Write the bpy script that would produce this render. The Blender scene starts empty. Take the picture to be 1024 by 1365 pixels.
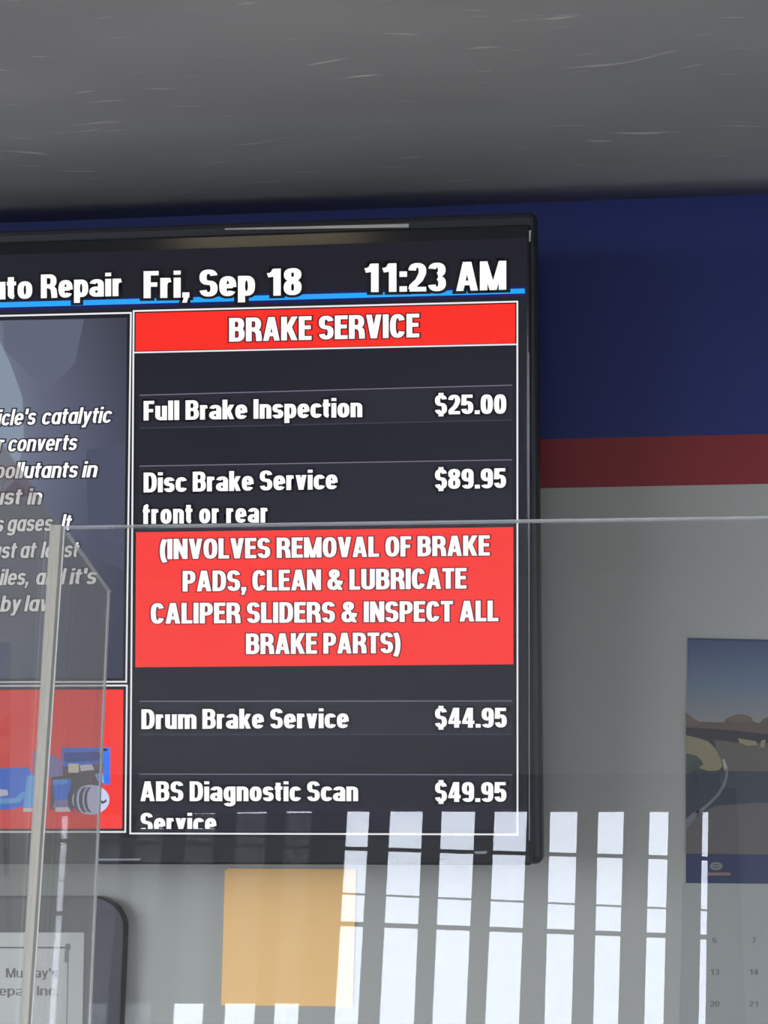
import bpy, bmesh, math, random
from mathutils import Vector, Matrix

random.seed(4)
SC = bpy.context.scene
COL = SC.collection

# ------------------------------------------------------------------ camera
F = 2400.0                       # focal length in pixels of the 1024 x 1365 frame
CAM = Vector((0.0, -2.15, 1.65))
PITCH = math.atan((1050 - 682.5) / F)
YAW = math.radians(6.8)          # looking a little to the left of the wall's normal
ROLL = 0.0
cam_data = bpy.data.cameras.new('camera')
cam = bpy.data.objects.new('camera', cam_data)
COL.objects.link(cam)
cam_data.sensor_fit = 'HORIZONTAL'
cam_data.sensor_width = 36.0
cam_data.lens = 36.0 * F / 1024.0
cam_data.clip_start = 0.02
ROT = Matrix.Rotation(YAW, 3, 'Z') @ Matrix.Rotation(math.pi / 2 + PITCH, 3, 'X') @ Matrix.Rotation(ROLL, 3, 'Z')
cam.matrix_world = Matrix.Translation(CAM) @ ROT.to_4x4()
SC.camera = cam

# ------------------------------------------------------------------ sky, daylight, exposure
SKY = 11.8
world = bpy.data.worlds.new('sky')
SC.world = world
world.use_nodes = True
wn = world.node_tree.nodes
wn['Background'].inputs['Color'].default_value = (0.80, 0.87, 1.0, 1)     # flat overcast sky
wn['Background'].inputs['Strength'].default_value = SKY
SC.view_settings.view_transform = 'Standard'
SC.view_settings.look = 'None'
SC.view_settings.gamma = 1
SC.view_settings.use_curve_mapping = False
SC.view_settings.exposure = 0.0

def portal(name, loc, rot, sx, sy):
    l = bpy.data.lights.new(name, 'AREA')
    l.shape = 'RECTANGLE'; l.size = sx; l.size_y = sy
    l.cycles.is_portal = True
    o = bpy.data.objects.new(name, l)
    o.location = loc; o.rotation_euler = rot
    COL.objects.link(o)

def lamp(name, loc, rot, sx, sy, watts, col):
    l = bpy.data.lights.new(name, 'AREA')
    l.shape = 'RECTANGLE'; l.size = sx; l.size_y = sy; l.energy = watts; l.color = col
    o = bpy.data.objects.new(name, l)
    o.location = loc; o.rotation_euler = rot
    COL.objects.link(o)

YB = -4.6                        # inner face of the shop-front wall behind the camera
XL, XR = -2.7, 2.6
# portals: unseen side and door openings added for brightness, plus the mirrored front window
portal('added_daylight_side', (XL - 0.11, -2.7, 1.30), (0, -math.pi / 2, 0), 2.5, 3.2)
portal('added_daylight_rear', (1.75, YB - 0.12, 1.2), (math.pi / 2, 0, 0), 1.1, 2.2)
portal('daylight_front', (-0.65, YB - 0.12, 1.5), (math.pi / 2, 0, 0), 1.9, 1.7)

# ------------------------------------------------------------------ projections
def ray(px, py):
    return (ROT @ Vector(((px - 512.0) / F, -(py - 682.5) / F, -1.0))).normalized()

def hit(o, d, p, n):
    return o + d * ((p - o).dot(n) / d.dot(n))

NW = Vector((0, -1, 0))
def WP(px, py, off=0.0):                           # point on the wall (off = distance in front of it)
    return hit(CAM, ray(px, py), Vector((0, -off, 0)), NW)

TV_N = Vector((0, -math.cos(math.radians(6.0)), -math.sin(math.radians(6.0))))
TV_P = hit(CAM, ray(706, 700), Vector((0, -0.17, 0)), NW)
def TP(px, py, off=0.0):                           # point on the television's screen plane
    return hit(CAM, ray(px, py), TV_P + TV_N * off, TV_N)

LEAN = 0.10
SG_N = Vector((0, -math.cos(LEAN), math.sin(LEAN)))
SG_P = hit(CAM, ray(80, 703), Vector((0, -1.15, 0)), NW)
def SP(px, py, off=0.0):                           # point on the clear guard panel
    return hit(CAM, ray(px, py), SG_P + SG_N * off, SG_N)

def RP(px, py, y=YB):                              # point of the shop front that the guard mirrors at that spot
    d = ray(px, py)
    p = SP(px, py)
    r = d - 2 * d.dot(SG_N) * SG_N
    return hit(p, r, Vector((0, y, 0)), NW)

# ------------------------------------------------------------------ materials
MATS = {}
def lin(c):
    c = c / 255.0
    return c / 12.92 if c <= 0.04045 else ((c + 0.055) / 1.055) ** 2.4

def pbr(name, col, rough=0.6, metal=0.0, spec=0.5, noise=0.0, nscale=30.0, bump=0.0, bscale=200.0, coat=0.0):
    if name in MATS: return MATS[name]
    m = bpy.data.materials.new(name); m.use_nodes = True
    nt = m.node_tree; b = nt.nodes['Principled BSDF']
    b.inputs['Base Color'].default_value = (*col, 1)
    b.inputs['Roughness'].default_value = rough
    b.inputs['Metallic'].default_value = metal
    b.inputs['Specular IOR Level'].default_value = spec
    b.inputs['Coat Weight'].default_value = coat
    tc = nt.nodes.new('ShaderNodeTexCoord')
    if noise:
        n = nt.nodes.new('ShaderNodeTexNoise'); n.inputs['Scale'].default_value = nscale; n.inputs['Detail'].default_value = 6
        r = nt.nodes.new('ShaderNodeMapRange'); r.inputs['To Min'].default_value = 1 - noise; r.inputs['To Max'].default_value = 1 + noise
        mx = nt.nodes.new('ShaderNodeMix'); mx.data_type = 'RGBA'; mx.blend_type = 'MULTIPLY'; mx.inputs['Factor'].default_value = 1
        mx.inputs['A'].default_value = (*col, 1)
        nt.links.new(tc.outputs['Object'], n.inputs['Vector']); nt.links.new(n.outputs['Fac'], r.inputs['Value'])
        nt.links.new(r.outputs['Result'], mx.inputs['B']); nt.links.new(mx.outputs['Result'], b.inputs['Base Color'])
    if bump:
        n2 = nt.nodes.new('ShaderNodeTexNoise'); n2.inputs['Scale'].default_value = bscale; n2.inputs['Detail'].default_value = 3
        bp = nt.nodes.new('ShaderNodeBump'); bp.inputs['Strength'].default_value = bump; bp.inputs['Distance'].default_value = 0.002
        nt.links.new(tc.outputs['Object'], n2.inputs['Vector']); nt.links.new(n2.outputs['Fac'], bp.inputs['Height'])
        nt.links.new(bp.outputs['Normal'], b.inputs['Normal'])
    MATS[name] = m
    return m

def lcd(r, g, b, s=1.0):
    """glowing liquid-crystal colour given as 8-bit screen colour"""
    key = 'lcd_%d_%d_%d_%d' % (r, g, b, int(s * 100))
    if key in MATS: return MATS[key]
    m = bpy.data.materials.new('lcd_glow'); m.use_nodes = True
    p = m.node_tree.nodes['Principled BSDF']
    p.inputs['Base Color'].default_value = (0.004, 0.004, 0.005, 1)
    p.inputs['Roughness'].default_value = 0.35
    p.inputs['Specular IOR Level'].default_value = 0.25
    p.inputs['Emission Color'].default_value = (lin(r), lin(g), lin(b), 1)
    p.inputs['Emission Strength'].default_value = s
    MATS[key] = m
    return m

LIT = 0.80
def ink(r, g, b):
    """printed colour"""
    key = 'ink_%d_%d_%d' % (r, g, b)
    c = tuple(min(0.9, lin(v) / LIT) for v in (r, g, b))
    return pbr(key, c, rough=0.55, spec=0.3)

def clear_sheet(name, facing=0.045, haze=0.0, hazecol=(0.5, 0.5, 0.48), tint=(1, 1, 1), glossy_rough=0.0):
    if name in MATS: return MATS[name]
    m = bpy.data.materials.new(name); m.use_nodes = True
    nt = m.node_tree; nt.nodes.clear()
    out = nt.nodes.new('ShaderNodeOutputMaterial')
    tr = nt.nodes.new('ShaderNodeBsdfTransparent'); tr.inputs['Color'].default_value = (*tint, 1)
    gl = nt.nodes.new('ShaderNodeBsdfGlossy'); gl.inputs['Roughness'].default_value = glossy_rough
    gl.inputs['Color'].default_value = (1, 1, 1, 1)
    lw = nt.nodes.new('ShaderNodeLayerWeight'); lw.inputs['Blend'].default_value = 0.5
    pw = nt.nodes.new('ShaderNodeMath'); pw.operation = 'POWER'; pw.inputs[1].default_value = 5.0
    mr = nt.nodes.new('ShaderNodeMapRange'); mr.inputs['To Min'].default_value = facing; mr.inputs['To Max'].default_value = 1.0
    nt.links.new(lw.outputs['Facing'], pw.inputs[0]); nt.links.new(pw.outputs[0], mr.inputs['Value'])
    mix = nt.nodes.new('ShaderNodeMixShader')
    nt.links.new(mr.outputs['Result'], mix.inputs['Fac'])
    nt.links.new(gl.outputs[0], mix.inputs[2])
    if haze:
        df = nt.nodes.new('ShaderNodeBsdfDiffuse'); df.inputs['Color'].default_value = (*hazecol, 1)
        h = nt.nodes.new('ShaderNodeMixShader'); h.inputs['Fac'].default_value = haze
        nt.links.new(tr.outputs[0], h.inputs[1]); nt.links.new(df.outputs[0], h.inputs[2])
        nt.links.new(h.outputs[0], mix.inputs[1])
    else:
        nt.links.new(tr.outputs[0], mix.inputs[1])
    nt.links.new(mix.outputs[0], out.inputs['Surface'])
    MATS[name] = m
    return m

def ceiling_material():
    m = bpy.data.materials.new('scuffed_grey_soffit'); m.use_nodes = True
    nt = m.node_tree; b = nt.nodes['Principled BSDF']
    b.inputs['Roughness'].default_value = 0.5; b.inputs['Specular IOR Level'].default_value = 0.35
    tc = nt.nodes.new('ShaderNodeTexCoord')
    def layer(scale, rotz, w, lo, hi):
        mp = nt.nodes.new('ShaderNodeMapping'); mp.inputs['Scale'].default_value = scale; mp.inputs['Rotation'].default_value = (0, 0, rotz)
        dist = nt.nodes.new('ShaderNodeTexNoise'); dist.inputs['Scale'].default_value = 3.0
        add = nt.nodes.new('ShaderNodeVectorMath'); add.operation = 'MULTIPLY_ADD'; add.inputs[1].default_value = (0.12, 0.12, 0)
        nt.links.new(tc.outputs['Object'], dist.inputs['Vector'])
        nt.links.new(dist.outputs['Color'], add.inputs[0]); nt.links.new(tc.outputs['Object'], add.inputs[2])
        nt.links.new(add.outputs[0], mp.inputs['Vector'])
        n = nt.nodes.new('ShaderNodeTexNoise'); n.inputs['Scale'].default_value = w; n.inputs['Detail'].default_value = 1
        nt.links.new(mp.outputs[0], n.inputs['Vector'])
        r = nt.nodes.new('ShaderNodeMapRange'); r.inputs['From Min'].default_value = lo; r.inputs['From Max'].default_value = hi
        nt.links.new(n.outputs['Fac'], r.inputs['Value'])
        return r.outputs['Result']
    a = layer((10, 150, 1), 0.05, 1.0, 0.71, 0.84)
    c = layer((14, 190, 1), -0.28, 1.0, 0.72, 0.84)
    soft = layer((2.2, 9, 1), 0.1, 1.0, 0.3, 0.7)
    mx = nt.nodes.new('ShaderNodeMath'); mx.operation = 'MAXIMUM'
    nt.links.new(a, mx.inputs[0]); nt.links.new(c, mx.inputs[1])
    base = nt.nodes.new('ShaderNodeMix'); base.data_type = 'RGBA'
    base.inputs['A'].default_value = (0.36, 0.356, 0.337, 1); base.inputs['B'].default_value = (0.43, 0.425, 0.40, 1)
    nt.links.new(soft, base.inputs['Factor'])
    fin = nt.nodes.new('ShaderNodeMix'); fin.data_type = 'RGBA'; fin.inputs['B'].default_value = (0.78, 0.77, 0.72, 1)
    nt.links.new(mx.outputs[0], fin.inputs['Factor']); nt.links.new(base.outputs['Result'], fin.inputs['A'])
    nt.links.new(fin.outputs['Result'], b.inputs['Base Color'])
    bp = nt.nodes.new('ShaderNodeBump'); bp.inputs['Strength'].default_value = 0.25; bp.inputs['Distance'].default_value = 0.002
    nt.links.new(mx.outputs[0], bp.inputs['Height']); nt.links.new(bp.outputs['Normal'], b.inputs['Normal'])
    return m

M_wall = pbr('grey_wall_paint', (0.40, 0.395, 0.35), 0.7, noise=0.03, nscale=4, bump=0.12, bscale=260)
M_blue = pbr('navy_wall_paint', (0.010, 0.021, 0.14), 0.6, noise=0.05, nscale=6, bump=0.12, bscale=260)
M_red = pbr('red_stripe_paint', (0.25, 0.017, 0.019), 0.6, noise=0.04, nscale=8, bump=0.1, bscale=260)
M_room = pbr('room_paint', (0.5, 0.5, 0.48), 0.8, noise=0.03, nscale=3)
M_floor = pbr('floor_vinyl', (0.30, 0.29, 0.27), 0.5, noise=0.12, nscale=12)
M_asph = pbr('asphalt', (0.08, 0.08, 0.08), 0.9, noise=0.3, nscale=8)
M_ceil = ceiling_material()
M_case = pbr('gloss_black_plastic', (0.012, 0.012, 0.015), 0.12, spec=0.45)
M_shell = pbr('matt_black_plastic', (0.02, 0.02, 0.026), 0.45)
M_silver = pbr('silver_edge', (0.45, 0.44, 0.42), 0.3, metal=0.8)
M_steel = pbr('bracket_steel', (0.08, 0.08, 0.08), 0.5, metal=0.6)
M_slat = pbr('blind_vinyl', (0.09, 0.09, 0.092), 0.7, noise=0.05, nscale=20)
M_frame = pbr('window_frame_paint', (0.06, 0.06, 0.065), 0.5)
M_strip = clear_sheet('frosted_acrylic_joint', 0.04, haze=0.88, hazecol=(0.74, 0.69, 0.59))
M_edge = clear_sheet('polished_acrylic_edge', 0.05, haze=0.75, hazecol=(0.95, 0.94, 0.9))
M_topedge = clear_sheet('clear_acrylic_edge', 0.05, haze=0.3, hazecol=(0.9, 0.9, 0.9))
M_clear = clear_sheet('clear_acrylic', 0.034, haze=0.008, hazecol=(0.8, 0.8, 0.8))
M_hazy = clear_sheet('hazy_acrylic', 0.0, haze=0.225, hazecol=(0.44, 0.42, 0.385))
M_counter = pbr('counter_laminate', (0.25, 0.24, 0.22), 0.5, noise=0.1, nscale=60)

# ------------------------------------------------------------------ object helpers
def mesh_obj(name, verts, faces, mats, parent=None, fm=None, origin=None, smooth=False):
    org = Vector((0, 0, 0))
    if parent is not None: org = parent['_org'].to_list() if hasattr(parent['_org'], 'to_list') else list(parent['_org']); org = Vector(org)
    elif origin is not None: org = Vector(origin)
    me = bpy.data.meshes.new(name)
    me.from_pydata([tuple(Vector(v) - org) for v in verts], [], faces)
    if not isinstance(mats, (list, tuple)): mats = [mats]
    for m in mats: me.materials.append(m)
    if fm:
        for p, i in zip(me.polygons, fm): p.material_index = i
    if smooth:
        for p in me.polygons: p.use_smooth = True
    me.update()
    o = bpy.data.objects.new(name, me); COL.objects.link(o)
    o['_org'] = list(org)
    if parent is not None: o.parent = parent
    else: o.location = org
    return o

def thing(name, label, cat, org, group=None):
    o = bpy.data.objects.new(name, None); COL.objects.link(o)
    o.empty_display_size = 0.05
    o.location = org; o['_org'] = list(org); o['label'] = label; o['category'] = cat
    if group: o['group'] = group
    return o

def structure(o):
    o['kind'] = 'structure'
    return o

class MB:
    def __init__(s): s.v = []; s.f = []; s.m = []
    def poly(s, pts, mi=0):
        i = len(s.v); s.v += [Vector(p) for p in pts]; s.f.append(list(range(i, i + len(pts)))); s.m.append(mi)
    def slab(s, pts, d, mi=0):                         # polygon pts, swept by vector d
        n = len(pts); i = len(s.v); d = Vector(d)
        s.v += [Vector(p) for p in pts] + [Vector(p) + d for p in pts]
        s.f.append([i + k for k in range(n)][::-1]); s.f.append([i + n + k for k in range(n)]); s.m += [mi, mi]
        for k in range(n):
            k2 = (k + 1) % n
            s.f.append([i + k, i + k2, i + n + k2, i + n + k]); s.m.append(mi)
    def box(s, a, b, mi=0):
        x0, y0, z0 = a; x1, y1, z1 = b
        s.slab([(x0, y0, z0), (x1, y0, z0), (x1, y1, z0), (x0, y1, z0)], (0, 0, z1 - z0), mi)
    def build(s, name, mats, parent=None, bevel=0.0, **k):
        o = mesh_obj(name, s.v, s.f, mats, parent, s.m, **k)
        bm = bmesh.new(); bm.from_mesh(o.data); bmesh.ops.recalc_face_normals(bm, faces=bm.faces)
        bm.to_mesh(o.data); bm.free()
        if bevel:
            md = o.modifiers.new('bevel', 'BEVEL'); md.width = bevel; md.segments = 3; md.limit_method = 'ANGLE'
        return o

# ------------------------------------------------------------------ lettering: condensed grotesque drawn with a pen
def sup(cx, cy, rx, ry, a0, a1, n=2.5, steps=None):
    if steps is None: steps = max(4, int(abs(a1 - a0) / 15))
    out = []
    for i in range(steps + 1):
        a = math.radians(a0 + (a1 - a0) * i / steps)
        c, s_ = math.cos(a), math.sin(a)
        out.append((cx + rx * math.copysign(abs(c) ** (2 / n), c), cy + ry * math.copysign(abs(s_) ** (2 / n), s_)))
    return out

def glyph(c, V, H, italic=False):
    X = 0.74
    h = 0.5 - H
    L = lambda *p: ('L', list(p))
    A = lambda pts: ('L', pts)
    P = lambda x0, y0, x1, y1, k=2.0: ('P', (x0, y0, x1, y1, V * k))
    def S(W, top, n=2.5):
        m = top / 2 + 0.01
        ru = (top - H - m) / 2; rl = (m - H) / 2
        rx = W / 2 - V
        return A(sup(W / 2, top - H - ru, rx, ru, 12, 262, n) [:-1] + sup(W / 2, H + rl, rx, rl, 82, -168, n)[1:])
    if c == ' ': return 0.17, []
    if c == 'A': return 0.62, [P(V, 0, 0.29, 1, 1.9), P(0.62 - V, 0, 0.33, 1, 1.9), L((0.16, 0.27), (0.46, 0.27))]
    if c == 'B':
        W = 0.57; m = 0.53
        return W, [L((V, 0), (V, 1)), A([(V, 1 - H), (0.3, 1 - H)] + sup(0.3, (1 - H + m) / 2, W - V - 0.32, (1 - H - m) / 2, 90, -90) + [(V, m)]),
                   A([(V, m), (0.3, m)] + sup(0.3, (H + m) / 2, W - V - 0.3, (m - H) / 2, 90, -90) + [(V, H)])]
    if c == 'C': W = 0.56; return W, [A(sup(W / 2, 0.5, W / 2 - V, h, 28, 332, 2.6))]
    if c == 'D': W = 0.57; return W, [L((V, 0), (V, 1)), A([(V, 1 - H), (0.24, 1 - H)] + sup(0.24, 0.5, W - V - 0.24, h, 90, -90, 2.7) + [(V, H)])]
    if c == 'E': W = 0.47; return W, [L((V, 0), (V, 1)), L((V, 1 - H), (W, 1 - H)), L((V, 0.53), (W - 0.03, 0.53)), L((V, H), (W, H))]
    if c == 'F': W = 0.45; return W, [L((V, 0), (V, 1)), L((V, 1 - H), (W, 1 - H)), L((V, 0.5), (W - 0.04, 0.5))]
    if c == 'I': return 2 * V, [L((V, 0), (V, 1))]
    if c == 'K': W = 0.6; return W, [L((V, 0), (V, 1)), P(0.2, 0.36, 0.49, 1, 2.1), P(0.49, 0, 0.27, 0.6, 2.1)]
    if c == 'L': W = 0.45; return W, [L((V, 0), (V, 1)), L((V, H), (W, H))]
    if c == 'M': W = 0.74; return W, [L((V, 0), (V, 1)), L((W - V, 0), (W - V, 1)), P(0.12, 1, 0.36, 0, 1.7), P(W - 0.12, 1, W - 0.36, 0, 1.7)]
    if c == 'N': W = 0.59; return W, [L((V, 0), (V, 1)), L((W - V, 0), (W - V, 1)), P(V, 1, W - V, 0, 1.9)]
    if c == 'O': W = 0.58; return W, [A(sup(W / 2, 0.5, W / 2 - V, h, 0, 360, 2.6))]
    if c == 'P': W = 0.54; return W, [L((V, 0), (V, 1)), A([(V, 1 - H), (0.28, 1 - H)] + sup(0.28, 0.69, W - V - 0.28, 0.31 - H, 90, -90) + [(V, 0.38 + H)])]
    if c == 'R': W = 0.58; return W, [L((V, 0), (V, 1)), A([(V, 1 - H), (0.3, 1 - H)] + sup(0.3, 0.71, W - V - 0.32, 0.29 - H, 90, -90) + [(V, 0.42 + H)]),
                                       A([(0.26, 0.49), (0.36, 0.47), (W - V - 0.02, 0.36), (W - V, 0.2), (W - V + 0.01, 0)])]
    if c == 'S': return 0.54, [S(0.54, 1.0)]
    if c == '$': return 0.5, [S(0.5, 1.0), L((0.25, 0.95), (0.25, 1.1)), L((0.25, -0.1), (0.25, 0.05))]
    if c == 'T': W = 0.5; return W, [L((0, 1 - H), (W, 1 - H)), L((W / 2, 0), (W / 2, 1))]
    if c == 'U': W = 0.57; return W, [A([(V, 1)] + sup(W / 2, 0.28, W / 2 - V, 0.28 - H, 180, 360) + [(W - V, 1)])]
    if c == 'V': return 0.57, [P(V, 1, 0.275, 0, 1.95), P(0.57 - V, 1, 0.295, 0, 1.95)]
    if c == '&': return 0.66, [A(sup(0.29, 0.78, 0.29 - V - 0.06, 0.22 - H, 0, 360)), A([(0.35, 0.56)] + sup(0.26, 0.28, 0.26 - V, 0.28 - H, 100, 350)), P(0.21, 0.72, 0.56, 0, 1.7), L((0.5, 0.26), (0.56, 0.45))]
    if c == '0': return 0.51, [A(sup(0.255, 0.5, 0.255 - V, h, 0, 360, 2.6))]
    if c == '1': return 0.45, [L((0.31, 0), (0.31, 1)), A([(0.04, 0.76), (0.16, 0.78), (0.24, 0.86), (0.28, 0.97)])]
    if c == '2': return 0.5, [A(sup(0.25, 0.71, 0.25 - V, 0.29 - H, 175, -25) + [(0.3, 0.4), (0.13, 0.2), (0.1, H)]), L((0.03, H), (0.5, H))]
    if c == '3': return 0.51, [A(sup(0.25, 0.745, 0.24 - V, 0.255 - H, 170, -85)), A(sup(0.25, 0.275, 0.25 - V, 0.275 - H, 85, -170))]
    if c == '4': return 0.53, [L((0.36, 0), (0.36, 1)), P(0.09, 0.3, 0.3, 1, 1.5), L((0.01, 0.27), (0.53, 0.27))]
    if c == '5': return 0.51, [L((0.1, 1 - H), (0.47, 1 - H)), L((0.12, 1), (0.1, 0.45)), A(sup(0.25, 0.34, 0.25 - V, 0.33 - H, 130, -168))]
    if c == '6': return 0.51, [A(sup(0.255, 0.32, 0.255 - V, 0.32 - H, 0, 360)), A([(V, 0.3), (V, 0.68)] + sup(0.255, 0.68, 0.255 - V, 0.32 - H, 180, 30))]
    if c == '7': return 0.5, [L((0.02, 1 - H), (0.5, 1 - H)), P(0.4, 0.9, 0.2, 0, 2.0)]
    if c == '8': return 0.51, [A(sup(0.255, 0.755, 0.25 - V, 0.245 - H, 0, 360)), A(sup(0.255, 0.29, 0.255 - V, 0.29 - H, 0, 360))]
    if c == '9': return 0.51, [A(sup(0.255, 0.68, 0.255 - V, 0.32 - H, 0, 360)), A([(0.51 - V, 0.7), (0.51 - V, 0.32)] + sup(0.255, 0.32, 0.255 - V, 0.32 - H, 0, -150))]
    if c == '(': return 0.27, [A(sup(0.40, 0.41, 0.40 - V, 0.72, 128, 232, 2.0))]
    if c == ')': return 0.27, [A(sup(-0.13, 0.41, 0.40 - V, 0.72, 52, -52, 2.0))]
    if c == ',': return 0.2, [L((V, 0), (V, 0.19)), P(V + 0.01, 0.02, V - 0.04, -0.19, 1.3)]
    if c == '.': return 0.2, [L((V, 0), (V, 0.19))]
    if c == "'": return 0.16, [L((V, 0.66), (V, 1))]
    if c == ':': return 0.2, [L((V, 0), (V, 0.19)), L((V, 0.52), (V, 0.71))]
    W = 0.51; C = 0.255; rx = C - V; ry = X / 2 - H
    if c == 'a':
        if italic: return W, [A(sup(C, X / 2, rx, ry, 0, 360)), L((W - V, 0), (W - V, X))]
        return W, [A(sup(C, X - H - 0.15, rx, 0.15, 168, 0) + [(W - V, 0)]), A(sup(C - 0.01, H + 0.135, rx, 0.135, 0, 360))]
    if c == 'b': return W, [L((V, 0), (V, 1)), A(sup(C, X / 2, rx, ry, 0, 360))]
    if c == 'd': return W, [L((W - V, 0), (W - V, 1)), A(sup(C, X / 2, rx, ry, 0, 360))]
    if c == 'p': return W, [L((V, -0.24), (V, X)), A(sup(C, X / 2, rx, ry, 0, 360))]
    if c == 'g': return W, [A(sup(C, X / 2, rx, ry, 0, 360)), A([(W - V, X), (W - V, -0.03)] + sup(C, -0.03, rx, 0.15, 0, -160))]
    if c == 'c': return 0.47, [A(sup(0.25, X / 2, rx, ry, 32, 328))]
    if c == 'o': return W, [A(sup(C, X / 2, rx, ry, 0, 360))]
    if c == 'e': return W, [L((V, 0.37), (W - V, 0.37)), A([(W - V, 0.33)] + sup(C, X / 2, rx, ry, 5, 325))]
    if c == 'f': return 0.32, [A([(0.13, 0), (0.13, 0.8)] + sup(0.27, 0.8, 0.14, 0.2 - H, 180, 95)), L((0, X - H), (0.32, X - H))]
    if c == 't': return 0.32, [A([(0.14, 0.93), (0.14, 0.2)] + sup(0.27, 0.2, 0.13, 0.2 - H, 180, 265)), L((0, X - H), (0.32, X - H))]
    if c == 'i': return 2 * V, [L((V, 0), (V, X)), L((V, 0.85), (V, 1))]
    if c == 'k': return 0.5, [L((V, 0), (V, 1)), P(0.17, 0.24, 0.4, X, 1.9), P(0.4, 0, 0.24, 0.45, 1.9)]
    if c == 'l': return 2 * V, [L((V, 0), (V, 1))]
    if c == 'h': return 0.5, [L((V, 0), (V, 1)), A([(V, 0.3)] + sup(0.25, X - H - 0.16, 0.25 - V, 0.16, 180, 0) + [(0.5 - V, 0)])]
    if c == 'n': return 0.5, [L((V, 0), (V, X)), A([(V, 0.3)] + sup(0.25, X - H - 0.16, 0.25 - V, 0.16, 180, 0) + [(0.5 - V, 0)])]
    if c == 'u': return 0.5, [L((0.5 - V, 0), (0.5 - V, X)), A([(V, X)] + sup(0.25, H + 0.16, 0.25 - V, 0.16, 180, 360) + [(0.5 - V, 0.4)])]
    if c == 'm': return 0.78, [L((V, 0), (V, X))] + [A([(x, 0.3)] + sup(x + 0.145, X - H - 0.15, 0.145, 0.15, 180, 0) + [(x + 0.29, 0)]) for x in (V, V + 0.29)]
    if c == 'r': return 0.35, [L((V, 0), (V, X)), A([(V, 0.3)] + sup(0.33, X - H - 0.2, 0.33 - V, 0.2, 180, 92))]
    if c == 's': return 0.46, [S(0.46, X)]
    if c == 'v': return 0.48, [P(V, X, 0.235, 0, 1.9), P(0.48 - V, X, 0.245, 0, 1.9)]
    if c == 'w': return 0.72, [P(V, X, 0.2, 0, 1.7), P(0.36, X, 0.22, 0, 1.5), P(0.36, X, 0.5, 0, 1.5), P(0.72 - V, X, 0.52, 0, 1.7)]
    if c == 'y': return 0.48, [P(V, X, 0.24, 0.02, 1.9), P(0.48 - V, X, 0.17, -0.24, 1.9), L((0.04, -0.18), (0.17, -0.18))]
    raise ValueError(c)

def stroke_quads(pts, V, H, e):
    k = V / H
    q = [Vector((x / k, y)) for x, y in pts]
    o = [q[0]]
    for p in q[1:]:
        if (p - o[-1]).length > 1e-4: o.append(p)
    q = o
    closed = len(q) > 3 and (q[0] - q[-1]).length < 1e-3
    w = H + e * 0.9
    if closed: q = q[:-1]
    n = len(q)
    if not closed and e:
        q[0] = q[0] - (q[1] - q[0]).normalized() * e; q[-1] = q[-1] + (q[-1] - q[-2]).normalized() * e
    L_, R_ = [], []
    for i in range(n):
        if closed: d0 = (q[i] - q[i - 1]).normalized(); d1 = (q[(i + 1) % n] - q[i]).normalized()
        else:
            d0 = (q[i] - q[i - 1]).normalized() if i > 0 else (q[1] - q[0]).normalized()
            d1 = (q[i + 1] - q[i]).normalized() if i < n - 1 else d0
        t = (d0 + d1)
        t = t.normalized() if t.length > 1e-6 else d1
        nn = Vector((-t.y, t.x)); c = max(0.5, abs(nn.dot(Vector((-d1.y, d1.x)))))
        L_.append(q[i] + nn * w / c); R_.append(q[i] - nn * w / c)
    out = []
    for i in range(n if closed else n - 1):
        j = (i + 1) % n
        out.append([(p.x * k, p.y) for p in (L_[i], R_[i], R_[j], L_[j])])
    return out

def text_polys(text, V=0.098, H=0.074, e=0.0, italic=False, gap=0.065):
    polys = []; x = 0.0
    for ch in text:
        w, items = glyph(ch, V, H, italic)
        for kind, d in items:
            if kind == 'L':
                qs = stroke_quads(d, V, H, e)
            else:
                x0, y0, x1, y1, wx = d
                if e:
                    dy = 1 if y1 > y0 else -1
                    sl = (x1 - x0) / (y1 - y0)
                    y0 -= dy * e; x0 -= dy * e * sl; y1 += dy * e; x1 += dy * e * sl
                hw = wx / 2 + e
                qs = [[(x0 - hw, y0), (x0 + hw, y0), (x1 + hw, y1), (x1 - hw, y1)]]
            for q in qs: polys.append([(a + x, b) for a, b in q])
        x += w + gap
    return polys, x - gap

def write(name, text, x0, x1, yb0, yb1, cap, proj, mat, parent, off, V=0.098, H=0.074, e=0.0, shear=0.0, italic=False,
          clip=None, back=None, gap=0.065, top=None):
    """one line of lettering: black rim below, white face above; both on the printed / glowing surface"""
    mb = MB()
    for lay, ee, mi in ((off, e, 1), (off + 0.00015, 0.0, 0)) if back else ((off, 0.0, 0),):
        polys, W = text_polys(text, V, H, ee, italic, gap)
        s = (x1 - x0) / W
        for q in polys:
            pts = []
            for gx, gy in q:
                if clip is not None: gy = max(gy, clip)
                px = x0 + gx * s + shear * gy * cap
                t = (px - x0) / (x1 - x0)
                py = yb0 + (yb1 - yb0) * t - gy * cap
                pts.append(proj(px, py, lay))
            mb.poly(pts, mi)
    mats = [mat] + ([back] if back else [])
    me = mesh_obj(name, mb.v, mb.f, mats, parent, mb.m)
    return me

# ================================================================== SETTING
Zc = WP(512, 278).z                              # ceiling line on the wall
Zr0 = WP(870, 582).z; Zr1 = WP(870, 648).z       # red stripe
mb = MB()
for z0, z1, mi in ((0, Zr1, 0), (Zr1, Zr0, 1), (Zr0, 3.3, 2)):
    mb.poly([(XL, 0, z0), (XR, 0, z0), (XR, 0, z1), (XL, 0, z1)], mi)
mb.slab([(XL, 0.002, 0), (XR, 0.002, 0), (XR, 0.002, 3.3), (XL, 0.002, 3.3)], (0, 0.1, 0), 0)
structure(mb.build('wall_back', [M_wall, M_red, M_blue]))

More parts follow.
